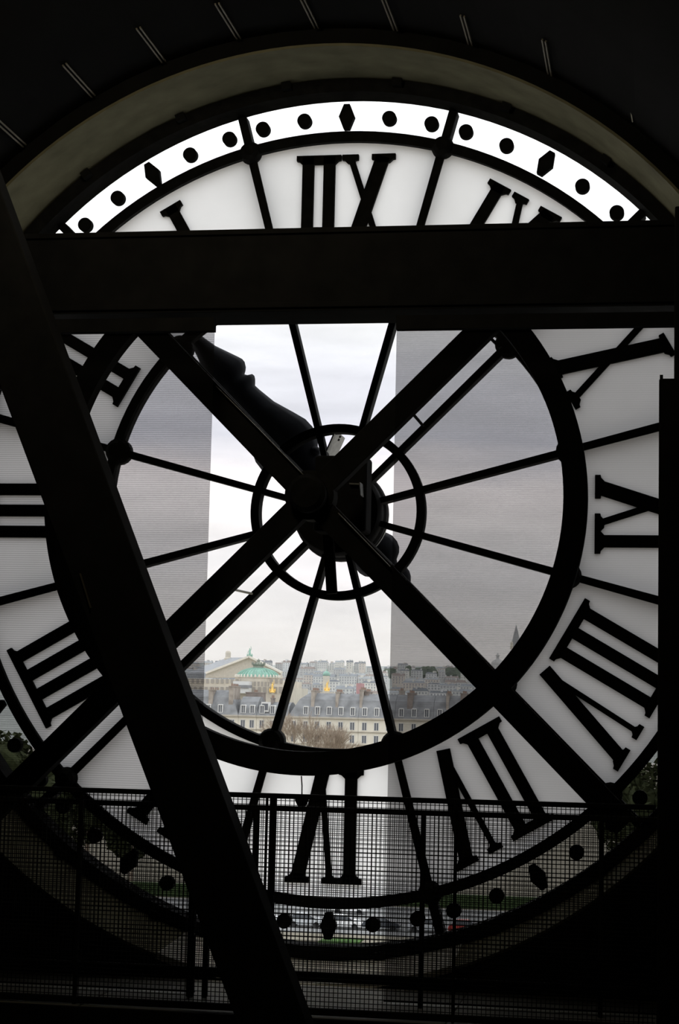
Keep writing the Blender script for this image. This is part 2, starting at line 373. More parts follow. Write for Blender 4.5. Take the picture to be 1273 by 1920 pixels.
# ================================================================ CLOCK HANDS
HC = P(640, 962, .30)
def hand(prof, name, m_, y0, y1, ax):
    d = Vector(ax).normalized(); n_ = Vector((-d.y, d.x)); b = MB(); k = len(prof); vs = []
    secs = [(-1, 0), (-.82, -.5), (-.4, -.92), (0, -1), (.4, -.92), (.82, -.5), (1, 0), (.82, .5), (0, 1), (-.82, .5)]
    ym, yh = (y0+y1)/2, (y1-y0)/2; q = len(secs)
    for l, wd in prof:
        for s_, t_ in secs:
            vs.append((HC.x+d.x*l+n_.x*wd*s_, ym+yh*t_*min(1, wd/.05), HC.z+d.y*l+n_.y*wd*s_))
    fs = [(i*q+j, i*q+(j+1) % q, (i+1)*q+(j+1) % q, (i+1)*q+j) for i in range(k-1) for j in range(q)]
    fs += [tuple(range(q)), tuple(range((k-1)*q, k*q))]
    b.add(vs, fs); return b.build(name, m_, smooth=True)
px = 1/259.0
ax = (-.657, .754)
prof = [(-60, 26), (0, 32), (60, 40), (110, 44), (128, 46), (140, 56), (157, 63), (169, 66), (190, 65), (216, 56), (259, 40), (297, 33), (309, 31.5), (314, 36), (319, 40), (325, 43), (331, 42), (336, 33), (341, 30), (345, 36), (350, 41), (360, 46), (368, 46), (376, 43), (397, 34), (425, 22), (470, 11), (540, 4)]
o = hand([(a*px, w_*px) for a, w_ in prof], 'clock_hand', M['hand'], .20, .38, ax)
tag(o, 'broad curvy black clock hand with baluster outline pointing upper left', 'clock hand')
tail = [(40, 20), (60, 22), (70, 27), (79, 37), (90, 44), (100, 48), (115, 48), (126, 44), (134, 37), (141, 25), (146, 22), (152, 25), (160, 29.5), (175, 29), (184, 25), (190, 20), (197, 12), (203, 4)]
tl = hand([(-a*px, w_*px) for a, w_ in tail], 'counterweight_tail', M['hand'], .21, .37, ax); tl.parent = o; tl.matrix_parent_inverse = o.matrix_world.inverted()
q = P(590, 846, .27); bl = MB().blob((q.x, .27, q.z), .042, .05, .042, 14, 10).build('knob', M['hand'], o, smooth=True)
# ================================================================ GIRDER CROSS in front of the glass (y about -1.1)
yc0, yc1 = -1.16, -1.04
CX, CZ = .0, -.025
brace = tag(empty('window_brace', (CX, -1.1, -3.25)), 'heavy black steel ring and diagonal cross standing in front of the clock', 'window brace')
b = MB().ring(1.714, 1.873, yc0, yc1, 160, c=(CX, CZ)); b.build('brace_ring', M['steel'], brace, smooth='auto')
for sx, sz, l in ((1, -1, 3.02), (-1, -1, 3.22), (1, 1, 1.78), (-1, 1, 1.78)):
    b = MB(); dx = .7071
    b.bar((CX, CZ), (CX+sx*l*dx, CZ+sz*l*dx), .166, yc0+.01*sx, yc1+.01*sz); b.build('brace_arm', M['steel'], brace, bevel=.006)
# edge highlight of the falling diagonal, made as thin bright metal bars
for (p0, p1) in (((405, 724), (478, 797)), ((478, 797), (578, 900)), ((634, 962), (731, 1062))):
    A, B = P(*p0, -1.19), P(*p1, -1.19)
    MB().bar((A.x, A.z), (B.x, B.z), .0045, -1.200, -1.172).build('edge_glint', M['strip'], brace)['label'] = 'thin bright bar standing for the edge highlight'
# central works: motor box, bearing plates
ctr = P(577, 926, -1.1)
b = MB().lathe_y([(0, -1.30), (.10, -1.30), (.13, -1.26), (.13, -1.17), (.17, -1.16), (.17, -1.0), (.07, -.98), (.07, -.25), (0, -.25)], 32, (0, 0, -.01)); b.build('drive_shaft', M['iron'], brace, smooth='auto')
A = P(596, 858, -.5); B = P(690, 1000, -.5)
b = MB().box(A.x, B.x, -.62, -.36, B.z, A.z); b.build('motor_housing', M['steel'], brace, bevel=.02)
for pl, pr, dp in ((((655, 907), (679, 908)), .010, .03), (((679, 908), (680, 932)), .008, .14), (((627, 934), (627, 961)), .008, .24)):
    A, B = P(*pl[0], -.645), P(*pl[1], -.645)
    MB().bar((A.x, A.z), (B.x, B.z), pr, -.625-dp, -.622).build('housing_bracket', M['plate'], brace)['label'] = 'small pale metal bracket on the dark housing'
A, B = P(607, 856, .015), P(629, 806, .015)
b = MB().bar((A.x, A.z), (B.x, B.z), .010, .015, .42); o = b.build('bearing_plate', M['plate'], clock); o['label'] = 'pale grey drilled steel plate'
for k in (.78, .90):
    x, z = A.x+(B.x-A.x)*k, A.z+(B.z-A.z)*k; MB().blob((x+.006, .22, z), .012, .018, .010, 8, 6).build('bolt', M['iron'], o)
A, B = P(607, 1000, -.4), P(622, 1112, -.12)
MB().bar((P(614, 985, -.3).x, P(614, 985, -.3).z), (P(622, 1113, -.3).x, P(622, 1113, -.3).z), .072, -.32, -.26).build('hanger_bracket', M['steel'], brace)
# two short tie rods between arm and spoke
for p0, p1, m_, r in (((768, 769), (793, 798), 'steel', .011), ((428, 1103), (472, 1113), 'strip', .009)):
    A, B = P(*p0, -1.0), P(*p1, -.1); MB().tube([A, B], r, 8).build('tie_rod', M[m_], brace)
A, B = P(915, 630, -.98), P(938, 652, -.98)
MB().bar((A.x, A.z), (B.x, B.z), .02, -1.0, -.97).build('tie_rod', M['steel'], brace)
# wire with a weight hanging from the ring
A, B = P(565, 1455, -1.06), P(566, 1492, -1.06)
b = MB().tube([A, (A.x+.006, A.y, (A.z+B.z)/2), B], .0045, 6); o = b.build('hanging_cable', M['iron']); tag(o, 'thin dark wire with a drop-shaped weight hanging under the steel ring', 'cable')
MB().lathe_z([(0, .0), (.045, .0), (.048, -.03), (.03, -.065), (.012, -.085), (0, -.09)], 14, (B.x, B.y, B.z)).build('weight', M['iron'], o, smooth=True)

# ================================================================ BEAM, POST, PILLAR
zt, zb = 1.722, 1.165
b = MB().box(-3.33, 3.30, -1.60, -1.17, zb, zt)
b.box(-3.33, 3.30, -1.62, -1.60, zt-.035, zt).box(-3.33, 3.30, -1.62, -1.60, zb+.02, zb+.055)
beam = tag(b.build('steel_beam', M['steel'], bevel=.004), 'wide black horizontal beam crossing the window below the numeral twelve', 'beam')
b = MB()
b.box(-.33, -.16, -1.55, -1.35, zt, zt+.018).box(.44, .60, -1.55, -1.35, zt, zt+.016); b.build('beam_cleat', M['steel'], beam)
# raking post, nearest of all
yg = -2.62
e0, e1 = Vector((-1.716, 1.736)), Vector((.317, -3.157)); dd = (e1-e0).normalized(); nn_ = Vector((dd.y, -dd.x))      # right edge line
wd = .445
if (e0+nn_*wd).x > e0.x: nn_ = -nn_
top = e0-dd*.55; bot = e1+dd*((abs(FZ-.32-e1.y))/abs(dd.y))
b = MB().prism([(top.x, top.y), (bot.x, bot.y), (bot.x+nn_.x*wd, FZ-.32), (top.x+nn_.x*wd, top.y+nn_.y*wd)], yg-.10, yg+.10)
post = tag(b.build('raking_post', M['steel'], bevel=.008), 'thick black slanting post leaning across the left of the window', 'post')
A, B = P(150, 1075, yg-.11), P(170, 1140, yg-.11); MB().bar((A.x, A.z), (B.x, B.z), .006, yg-.115, yg-.098).build('edge_glint', M['strip'], post)  # faint highlight on the post, made as a thin bright bar
# dark pillar on the right edge with a lower dark locker before it
b = MB().box(2.430, 3.2, -2.02, -1.72, FZ+.004, 1.7); tag(b.build('pillar', M['steel'], bevel=.01), 'tall black pillar at the right edge of the window', 'pillar')
cab = MB().box(2.338, 3.0, -2.38, -2.04, FZ+.004, .55).build('tall_cabinet', M['steel'], bevel=.01)
tag(cab, 'flat dark cabinet standing against the right-hand pillar, lower than the beam', 'cabinet')
q0, q1 = P(1237, 705, -2.1), P(1243, 735, -2.1); MB().box(q0.x, q1.x, -2.14, -2.08, .50, q0.z).build('cabinet_stile', M['steel'], cab)
# ================================================================ ROLLER BLINDS
def blind(x0, x1, y, m_, label, zc):
    t = tag(empty('roller_blind', ((x0+x1)/2, y, FZ)), label, 'blind')
    MB().add([(x0, y, FZ+.02), (x1, y, FZ+.02), (x1, y, zc+.02), (x0, y, zc+.02)], [(0, 1, 2, 3)]).build('screen_fabric', m_, t)
    MB().box(x0, x1, y-.035, y+.035, zc, zc+.09).build('cassette', M['steel'], t)
    MB().tube([(x0, y, FZ+.014), (x1, y, FZ+.014)], .005, 8).build('bottom_bar', M['steel'], t)
zl = P(300, 624, -1.64).z; zr = P(1000, 617, -1.64).z
blind(-3.2, P(400, 750, -1.64).x, -1.66, M['screen_left'], 'grey ribbed see-through roller blind left of the bare middle strip', zl)
blind(P(738, 950, -1.64).x, 2.60, -1.66, M['screen_right'], 'grey woven see-through roller blind right of the bare middle strip', zr)

# ================================================================ RAILINGS with wire mesh
def railing(y, rails, posts, x0, x1, zb_, zt_, pitch, wr, label, off=0):
    t = tag(empty('mesh_railing', (0, y, FZ)), label, 'railing')
    for z, h in rails: MB().box(x0, x1, y-.02, y+.02, z-h/2, z+h/2).build('rail', M['steel'], t, bevel=.003)
    for x, wp in posts: MB().box(x-wp/2, x+wp/2, y-.022, y+.022, FZ+.004, zt_).build('post', M['steel'], t, bevel=.003)
    b = MB(); x = x0+off
    while x < x1: b.box(x-wr/2, x+wr/2, y-wr/2, y+wr/2, zb_, zt_); x += pitch
    z = zb_+off*.7+.006
    while z < zt_: b.box(x0, x1, y-wr*1.5, y-wr/2, z-wr/2, z+wr/2); z += pitch
    o = b.build('wire_mesh', M['steel'], t); o['kind'] = 'stuff'; return t
railing(-2.30, [(-1.985, .030), (FZ+.03, .04)], [(.004, .008), (.042, .034), (1.156, .018), (-1.163, .02), (-2.3, .02)], -2.75, 2.33, FZ+.03, -1.99, .0268, .0044,
        'front black railing of welded wire mesh with the higher top rail')
railing(-1.80, [(-2.085, .034), (-3.118, .060)], [(-.565, .045), (-.47, .032), (-.166, .034), (.90, .02), (-1.95, .03), (2.0, .03)], -3.0, 2.40, -3.12, -2.10, .0262, .0034,
        'rear black wire mesh railing close to the clock, lower top rail', .011)

# ================================================================ CEILING BATTENS on the vault
for k, a in enumerate((-49.5, -40, -29.6, -20, -10.4, -.8, 8.8, 18, 28.2)):
    t = MB()
    for s_ in (-.22, .22):
        x0, z0 = rad(a+s_, 3.368)
        t.bar(rad(a+s_-.09, 3.362, (0, -.055)), rad(a+s_+.09, 3.362, (0, -.055)), .012, -1.72 if k != 7 else -1.6, -1.06)
    o = t.build('ceiling_batten', M['batten'])
    tag(o, 'thin pale double strip on the dark vault, '+['farthest left, out at the edge', 'first from the left edge', 'second from the left edge', 'third from the left edge', 'left of the numeral twelve', 'straight above the numeral twelve', 'just right of the numeral twelve', 'third from the right bracket', 'nearest to the bent bracket'][k], 'batten', 'thin strips on the dark vault')
A, B, C_ = P(1178, 182, -1.4), P(1246, 242, -1.4), P(1246, 268, -1.15)
o = MB().tube([P(1186, 228, -1.15), A, B, C_], .006, 6).build('ceiling_bracket', M['strip']); tag(o, 'bent thin rod bracket high on the right of the vault', 'bracket')

# ================================================================ OUTSIDE: ground
GZ = -25.5
def ground(name, x0, x1, y0, y1, z, m_, label):
    return struct(MB().box(x0, x1, y0, y1, z-.3, z).build(name, m_), label)
ground('ground', -900, 700, 40, 1000, GZ, M['gravel'], 'pale gravel gardens between the museum and the palace street')
ground('road', -300, 300, 191, 222, GZ+.03, M['asphalt'], 'grey asphalt road with parked cars')
def lawn(x0, x1, y0, y1, label):
    o = MB().box(x0, x1, y0, y1, GZ-.1, GZ+.12).build('lawn', M['grass']); tag(o, label, 'grass', None, 'stuff')
g0 = P(592, 1750, 178); lawn(g0.x-.6, g0.x+3.6, 173, 187, 'small bright green lawn in front of the parked cars')
lawn(-120, -46, 160, 186, 'long lawn to the left of the parked cars')
lawn(22, 100, 160, 186, 'long lawn to the right of the parked cars')

# cars
def make_car(paint, label):
    t = tag(empty('car'), label, 'car')
    b = MB(); s = [(-2.1, .28), (-2.12, .62), (-2.0, .86), (-1.2, .98), (1.15, .98), (1.95, .80), (2.12, .58), (2.08, .28)]
    b.prism(s, -.86, .86); b.build('body', M[paint], t, bevel=.06)
    c = MB(); s = [(-1.75, .96), (-1.25, 1.40), (.25, 1.43), (1.15, .96)]
    vs = [(x, (-.80 if z < 1 else -.62), z) for x, z in s]+[(x, (.80 if z < 1 else .62), z) for x, z in s]
    c.add(vs, [(0, 1, 2, 3), (7, 6, 5, 4), (0, 4, 5, 1), (1, 5, 6, 2), (2, 6, 7, 3), (3, 7, 4, 0)]); cb = c.build('cabin_glass', M['carglass'], t)
    MB().box(-1.2, .2, -.63, .63, 1.40, 1.46).build('roof_panel', M[paint], cb)
    wm = MB().lathe_y([(0, -.1), (.2, -.11), (.31, -.1), (.31, .1), (0, .1)], 16).mesh('wheel', M['tyre'])
    for x in (-1.3, 1.32):
        for y in (-.80, .80): inst('wheel', wm, t, (x, y, .31))
    return t
cars = [('silver', 574, 1742, 'silver car at the roadside between the left dot and the lozenge'), ('white', 645, 1740, 'white car at the roadside right of the lozenge'),
        ('silver', 498, 1742, 'silver car at the left end of the parked row'), ('dark', 716, 1738, 'dark car parked behind the right blind edge'), ('red', 877, 1735, 'red car parked at the right of the road'),
        ('silver', 800, 1738, 'silver car parked right of the blind edge')]
for paint, qx, qy, lb in cars:
    t = make_car(paint, lb); q = P(qx, 1725, 197); t.location = (q.x, 197, GZ+.03)
t = make_car('white', 'white van-like car farther back across the road'); q = P(655, 1712, 212); t.location = (q.x, 212, GZ+.03)
hd = MB().box(-75, 60, 0, 1.2, 0, 1.6).build('hedge', M['hedge']); hd.location = (-10, 224, GZ); tag(hd, 'long clipped dark hedge behind the road', 'hedge')

# trees
def leafy(x, y, h, r, label, grp=None, name='leafy_tree'):
    t = tag(empty(name, (x, y, GZ)), label, 'tree', grp)
    MB().tube([(x, y, GZ), (x+.2, y, GZ+h*.3), (x, y+.2, GZ+h*.6)], .35, 8, .16).build('trunk', M['bark'], t)
    b = MB()
    for i in range(900):
        u = rnd.random(); th = rnd.uniform(0, 6.283); cz = rnd.uniform(-1, 1); rr = (1-cz*cz)**.5*(.75+.25*rnd.random())
        c = Vector((x+r*rr*math.cos(th), y+r*rr*math.sin(th), GZ+h*.64+h*.36*cz*(.8+.2*u)))
        s_ = rnd.uniform(.25, .6); d1 = Vector((rnd.uniform(-1, 1), rnd.uniform(-1, 1), rnd.uniform(-1, 1))).normalized(); d2 = d1.cross(Vector((.3, .5, .8))).normalized()
        b.add([c-d1*s_-d2*s_*.5, c+d1*s_-d2*s_*.5, c+d1*s_*.8+d2*s_*.6, c-d1*s_*.8+d2*s_*.6], [(0, 1, 2, 3)])
    for i in range(9):
        a = rnd.uniform(0, 6.283); b.blob((x+r*.45*math.cos(a), y+r*.45*math.sin(a), GZ+h*(.5+.035*i)), r*.45, r*.45, h*.14, 8, 6, .18)
    o = b.build('foliage', M['leaf'], t); o['kind'] = 'stuff'
for i, (qx, D, h, r) in enumerate([(-190, 252, 21, 5.5), (-90, 228, 20, 4.8), (5, 252, 20.5, 5.5), (85, 234, 16, 4.4), (165, 257, 14, 4.8), (250, 240, 11, 4.2)]):
    q = P(qx, 1500, D); leafy(q.x, D, h, r, ['big olive-green tree left of the clock face', 'dense tree at the far left edge', 'tall dark tree behind the lower-left dots', 'round-headed tree beside the lower-left dots', 'low bushy tree beyond the left lawn', 'small bushy tree near the left end of the road'][i], 'trees left of the window')
for i, (qx, D, h, r) in enumerate([(1165, 255, 18, 4.5), (1235, 228, 19, 4.8), (1330, 250, 20, 5)]):
    q = P(qx, 1500, D); leafy(q.x, D, h, r, ['leafy tree seen beside the lower-right dot', 'larger leafy tree by the right cabinet edge', 'tree beyond the right cabinet edge'][i], 'trees right of the window')
def bare(x, y, h, label, seed, spread=1.0):
    rr = random.Random(seed); t = tag(empty('bare_tree', (x, y, GZ)), label, 'tree', 'bare trees before the palace street')
    tr = MB(); tw = MB()
    def grow(p, d, l, r, lev):
        q = p+d*l; mid = p+d*l*.5+Vector((rr.uniform(-.05, .05), rr.uniform(-.05, .05), 0))*l
        (tr if lev < 2 else tw).tube([p, mid, q], r, 5 if lev < 2 else 3, r*.68)
        if lev >= 7: return
        for k in range(3 if lev < 5 else 4):
            nd = (d+Vector((rr.uniform(-1, 1)*spread, rr.uniform(-1, 1)*spread, rr.uniform(-.1, .5)))*.62).normalized()
            grow(p+d*l*rr.uniform(.6, 1), nd, l*rr.uniform(.68, .88), max(.022, r*.56), lev+1)
    grow(Vector((x, y, GZ)), Vector((0, 0, 1)), h*.30, .34, 0)
    tr.build('trunk', M['bark'], t); o = tw.build('twigs', M['bark'], t); o['kind'] = 'stuff'
for i, (qx, D, h) in enumerate([(577, 330, 23.5), (612, 345, 17.0)]):
    q = P(qx, 1400, D); bare(q.x, D, h, ['bare brown tree in front of the middle of the long mansard roof', 'bare brown tree a little right of the other bare tree'][i], 11+i, .78)

# ================================================================ THE PALACE STREET (mansard row, y = 440)
YF = 440.0; S = FPX/(YF-CAM.y)      # px per metre about here
def X_(px_): return P(px_, 1345, YF).x
z_corn = P(640, 1347, YF).z; z_ridge = P(640, 1300, YF).z
win_f = MB()
win_f.box(-.62, .62, -.10, .05, -.06, .0).box(-.62, -.50, -.12, .05, 0, 1.9).box(.50, .62, -.12, .05, 0, 1.9).box(-.62, .62, -.12, .05, 1.8, 1.92).box(-.05, .05, -.06, .05, 0, 1.9)
win_me = win_f.mesh('window', M['frame']); pane_me = MB().box(-.5, .5, 0, .05, 0, 1.82).mesh('pane', M['pane'])
dor = MB(); dor.box(-.62, .62, -.2, 2.0, -.1, 0).box(-.62, -.45, -.2, 2.0, 0, 1.75).box(.45, .62, -.2, 2.0, 0, 1.75)
dor.prism([(-.7, 1.75), (.7, 1.75), (.4, 2.0), (-.4, 2.0)], -.25, 2.2); dor.box(-.05, .05, -.1, 0, 0, 1.9)
dor_me = dor.mesh('dormer', M['frame']); dpane_me = MB().box(-.45, .45, -.04, .06, 0, 1.75).mesh('pane', M['pane'])
pot_me = MB().lathe_z([(.0, 0), (.16, 0), (.13, .55), (.16, .6), (0, .6)], 6).mesh('chimney_pot', M['pot'])
def palace(px0, px1, label, hipl=0, hipr=0, nrow=5, zr=None, seedx=0, flat=False, wallm='facade'):
    x0, x1 = X_(px0)+.03, X_(px1)-.03; t = tag(empty('apartment_building', ((x0+x1)/2, YF+6, GZ)), label, 'building', 'mansard-roofed buildings facing the gardens')
    cxp = (x0+x1)/2; zr = zr or z_ridge
    MB().box(x0, x1, YF, YF+12, GZ, z_corn).build('facade', M[wallm], t)
    MB().box(x0, x1, YF-.55, YF+12.2, z_corn-.12, z_corn+.28).build('cornice', M['cornice'], t)
    b = MB(); kn = z_corn+.28; zk = kn+(zr-kn)*.72
    # steep lower slope then flatter top, optional hipped ends
    L0 = [(x0, YF-.2, kn), (x1, YF-.2, kn), (x1, YF+12, kn), (x0, YF+12, kn)]
    L1 = [(x0+hipl*.55, YF+1.9, zk), (x1-hipr*.55, YF+1.9, zk), (x1-hipr*.55, YF+10, zk), (x0+hipl*.55, YF+10, zk)]
    L2 = [(x0+hipl, YF+4.6, zr), (x1-hipr, YF+4.6, zr), (x1-hipr, YF+7, zr), (x0+hipl, YF+7, zr)]
    b.add(L0+L1+L2, [(0, 1, 5, 4), (1, 2, 6, 5), (2, 3, 7, 6), (3, 0, 4, 7), (4, 5, 9, 8), (5, 6, 10, 9), (6, 7, 11, 10), (7, 4, 8, 11), (8, 9, 10, 11)])
    b.build('mansard_roof', M['slate'], t)
    n = max(1, round((x1-x0)/3.0)); st = (x1-x0)/n
    for r in range(nrow):
        z = z_corn-2.75-r*3.15
        MB().box(x0, x1, YF-.35, YF, z-.52, z-.32).build('string_course', M['cornice'], t)
        for i in range(n):
            xw = x0+st*(i+.5)
            o = inst('window', win_me, t, (xw-t.location.x, YF-.02-t.location.y, z-GZ)); inst('pane', pane_me, o, (0, 0, 0))
    for i in range(n):
        xw = x0+st*(i+.5)
        if xw-x0 < hipl*.5 or x1-xw < hipr*.5: continue
        o = inst('dormer', dor_me, t, (xw-t.location.x, YF+.15-t.location.y, kn+.55-GZ)); inst('pane', dpane_me, o)
        if i % 2 == 0:
            MB().box(xw-.35, xw+.35, YF+1.75, YF+2.4, zk-1.0, zk-.3).build('roof_light', M['frame'], t)
    return t, x0, x1, kn, zr
def stack(t, px0, px1, ztop_px, m_, npots=5, y0=YF+1.0, y1=YF+9, zb_=None):
    x0, x1 = X_(px0), X_(px1); zt_ = P((px0+px1)/2, ztop_px, YF+2).z
    o = MB().box(x0, x1, y0, y1, (zb_ or z_corn+1.0), zt_).box(x0-.1, x1+.1, y0-.1, y1+.1, zt_-.25, zt_).build('chimney_wall', M[m_], t)
    for i in range(npots):
        p_ = inst('chimney_pot', pot_me, o); p_.location = ((x0+x1)/2, y0+.5+(y1-y0-1)*i/max(1, npots-1), zt_)
A_ = palace(310, 447, 'rounded grey mansard building at the left behind the slanting spoke', 0, 3.6, zr=P(420, 1294, YF+4).z)[0]
stack(A_, 426, 434, 1286, 'chimney', 6); stack(A_, 388, 396, 1293, 'chimney', 4)
B_ = palace(447, 481, 'narrow building with big bare gable wall beside the rounded mansard', 0, 0, zr=P(460, 1306, YF+4).z)[0]
stack(B_, 448, 480, 1297, 'brick', 8, YF+7, YF+11)
C_ = palace(481, 540, 'low-roofed building with a broad dormer left of the bare tree', 0, 0, zr=P(500, 1316, YF+4).z)[0]
MB().box(X_(489), X_(503), YF+.2, YF+3, z_corn+1.2, z_corn+3.6).build('attic_room', M['frame'], C_)
MB().box(X_(490.5), X_(501.5), YF+.12, YF+.3, z_corn+1.6, z_corn+3.2).build('attic_glazing', M['pane'], C_)
stack(C_, 502, 506, 1308, 'brick', 3, YF+3, YF+6)
D_ = palace(540, 672, 'long slate mansard building in the middle, with two pale chimney walls', 4.4, 0)[0]
stack(D_, 581, 587, 1294, 'chimney', 6); stack(D_, 627, 632, 1297, 'chimney', 6)
E_ = palace(672, 740, 'slate mansard building just left of the right blind edge', 0, 0)[0]
stack(E_, 672, 677, 1293, 'chimney', 5); stack(E_, 678, 686, 1296, 'brick', 5, YF+4, YF+10)
F_ = palace(740, 812, 'darker mansard building seen through the right blind, left half', 0, 0)[0]
stack(F_, 762, 772, 1299, 'brick', 5); stack(F_, 741, 747, 1294, 'chimney', 3, YF+6, YF+11)
G_ = palace(812, 960, 'mansard building seen through the right blind beside the diagonal arm', 0, 0)[0]
stack(G_, 835, 840, 1300, 'chimney', 5); stack(G_, 862, 872, 1300, 'brick', 5)

H_ = palace(960, 1110, 'mansard building hidden behind the right of the clock, nearer its edge', 0, 0, nrow=6)[0]
stack(H_, 1010, 1016, 1297, 'chimney', 5)
I_ = palace(170, 310, 'mansard building hidden behind the left blind and the slanting post', 0, 0, nrow=6)[0]
stack(I_, 240, 246, 1293, 'chimney', 5)
# ================================================================ THE OPERA HOUSE (y about 1000)
YO = 1000.0
def Q(px_, py_, y=YO): return P(px_, py_, y)
op = tag(empty('opera_house', (Q(460, 1290).x, YO, GZ)), 'stone opera house with green copper dome and gabled stage tower', 'building')
def opb(name, px0, px1, py0, py1, y0, y1, m_):
    a_, b_ = Q(px0, py0, y0), Q(px1, py1, y0)
    return MB().box(a_.x, b_.x, y0, y1, b_.z if py1 < 1500 else GZ, a_.z).build(name, M[m_], op)
opb('main_block', 340, 532, 1284, 1600, YO, YO+60, 'opera')
opb('attic_storey', 350, 530, 1272, 1292, YO+4, YO+60, 'opera')
opb('front_pavilion', 437, 466, 1277, 1300, YO-8, YO, 'frame')
opb('front_pavilion_roof', 438, 472, 1284, 1290, YO-9, YO-8, 'slate')
# stage tower with pediment gable facing us, roof running back
a0, a1, ap = Q(385, 1271, YO+45), Q(528, 1271, YO+45), Q(467, 1233, YO+45)
MB().prism([(a0.x, a0.z), (a1.x, a1.z), (Q(525, 1262, YO+45).x, Q(525, 1262, YO+45).z), (ap.x, ap.z), (Q(388, 1263, YO+45).x, Q(388, 1263, YO+45).z)], YO+44, YO+50).build('pediment', M['cornice'], op)
c0 = Q(388, 1263, YO+44)
for k_, (p0, p1) in enumerate((((386, 1262), (467, 1231)), ((467, 1231), (528, 1261)))):
    A, B = Q(*p0, YO+43), Q(*p1, YO+43); MB().bar((A.x, A.z), (B.x, B.z), 1.1, YO+42, YO+46).build('gable_coping', M['facade2'], op)
    A, B = Q(p0[0]+4, p0[1]+5, YO+43) if k_ == 0 else Q(*p0, YO+43), Q(*p1, YO+43)
A, B, C2, D2 = Q(386, 1262, YO+50), Q(465, 1232.5, YO+50), Q(426, 1233, YO+110), Q(350, 1262, YO+110)
MB().add([A, B, C2, D2, (A.x, A.y, A.z-3), (B.x, B.y, B.z-3), (C2.x, C2.y, C2.z-3), (D2.x, D2.y, D2.z-3)], [(0, 1, 2, 3), (4, 5, 6, 7), (0, 1, 5, 4), (1, 2, 6, 5), (2, 3, 7, 6), (3, 0, 4, 7)]).build('stage_roof', M['zinc'], op)
# little tower at the far end
c = Q(427.5, 1234, YO+100); MB().lathe_z([(0, -3), (2.6, -3), (2.4, 0), (1.7, .4), (1.7, 3.4), (1.2, 4.3), (0, 4.6)], 12, c).build('roof_turret', M['opera'], op)
# dome
c = Q(484, 1270, YO+14); k = (YO+14-CAM.y)/FPX
prof = [(41.5*k, -.5*k), (41*k, 1.5*k), (39.5*k, 4*k), (36*k, 8*k), (30*k, 12*k), (22*k, 15*k), (12*k, 17.5*k), (0, 18*k)]
MB().lathe_z(prof, 36, c).build('dome', M['copper'], op, smooth=True)
for i in range(18):
    a = math.pi*(i+.5)/18+math.pi
    b = MB(); pts = [(c.x+r*1.012*math.cos(a), c.y+r*1.012*math.sin(a), c.z+z+.1) for r, z in prof[1:-1]]
    b.tube(pts, .42, 5, .2).build('dome_rib', M['copper'], op)
    b = MB(); b.blob((c.x+43*k*math.cos(a), c.y+43*k*math.sin(a), c.z+1.3*k), .6, .6, 1.1, 7, 5).build('dome_ornament', M['facade2'], op)
MB().lathe_z([(0, -8), (44*k, -8), (44*k, -1.2*k), (46*k, -1.2*k), (46*k, 0), (0, 0)], 36, c).build('dome_drum', M['opera'], op)
for i in range(20):
    a = math.pi*(i+.5)/20+math.pi; r = 44.2*k; b = MB().box(-.6, .6, -.15, .3, -6.0, -2.6)
    o = b.build('drum_window', M['recess'], op); o.matrix_world = Matrix.Translation((c.x+r*math.cos(a), c.y+r*math.sin(a), c.z)) @ Matrix.Rotation(a+math.pi/2, 4, 'Z')
c2 = (c.x, c.y, c.z+14*k)
MB().lathe_z([(0, 0), (11.5*k, 0), (11.5*k, 4*k), (10*k, 5*k), (10*k, 8*k), (13*k, 10*k), (12*k, 12*k), (6*k, 12.5*k), (3*k, 15*k), (2.6*k, 17*k), (4*k, 18*k), (1*k, 20.5*k), (0, 22*k)], 20, c2).build('dome_lantern', M['lantern'], op, smooth='auto')
for i in range(8):
    a = math.pi*i/7+math.pi; MB().blob((c2[0]+12.5*k*math.cos(a), c2[1]+12.5*k*math.sin(a), c2[2]+12.5*k), .35, .35, .9, 6, 5).build('lantern_ornament', M['lantern'], op)
# arcade openings on the attic
for i in range(20):
    q = Q(352+i*9.2, 1280.5, YO+3.7); MB().box(q.x-.7, q.x+.7, YO+3.5, YO+4.3, q.z-.2, q.z+2.2).build('attic_window', M['recess'], op)
for i in range(18):
    q = Q(356+i*10, 1296, YO-.3); MB().box(q.x-.8, q.x+.8, YO-.4, YO+.3, q.z-1, q.z+2.4).build('facade_window', M['recess'], op)
# crowning group
def figure(name, base, h, m_, label, cat, wings=True):
    b = MB(); x, y, z = base
    b.lathe_z([(0, 0), (h*.23, 0), (h*.21, h*.08), (h*.13, h*.13), (h*.12, h*.30), (h*.075, h*.48), (h*.09, h*.62), (h*.055, h*.69), (h*.03, h*.73), (0, h*.73)], 10, (x, y, z), 1, .8)
    b.blob((x, y, z+h*.78), h*.045, h*.045, h*.055, 8, 6)
    b.tube([(x+h*.07, y, z+h*.63), (x+h*.13, y, z+h*.80), (x+h*.08, y, z+h*1.0)], h*.026, 6, h*.015)
    b.tube([(x-h*.07, y, z+h*.62), (x-h*.15, y, z+h*.52), (x-h*.17, y, z+h*.38)], h*.026, 6, h*.02)
    if wings:
        for s_ in (-1, 1):
            b.blob((x+s_*h*.20, y, z+h*.18), h*.07, h*.08, h*.12, 8, 6); b.blob((x+s_*h*.22, y, z+h*.32), h*.03, h*.03, h*.045, 7, 5)
    o = b.build(name, m_, smooth=True)
    return tag(o, label, cat)
q = Q(468, 1233, YO+44); figure('roof_statue', q, 6.6, M['copper'], 'green copper statue group on the peak of the opera gable', 'statue')
q = Q(510.5, 1299, YO-4); s = figure('gilded_statue', q, 7.0, M['gold'], 'gilded statue to the right of the green dome', 'statue')
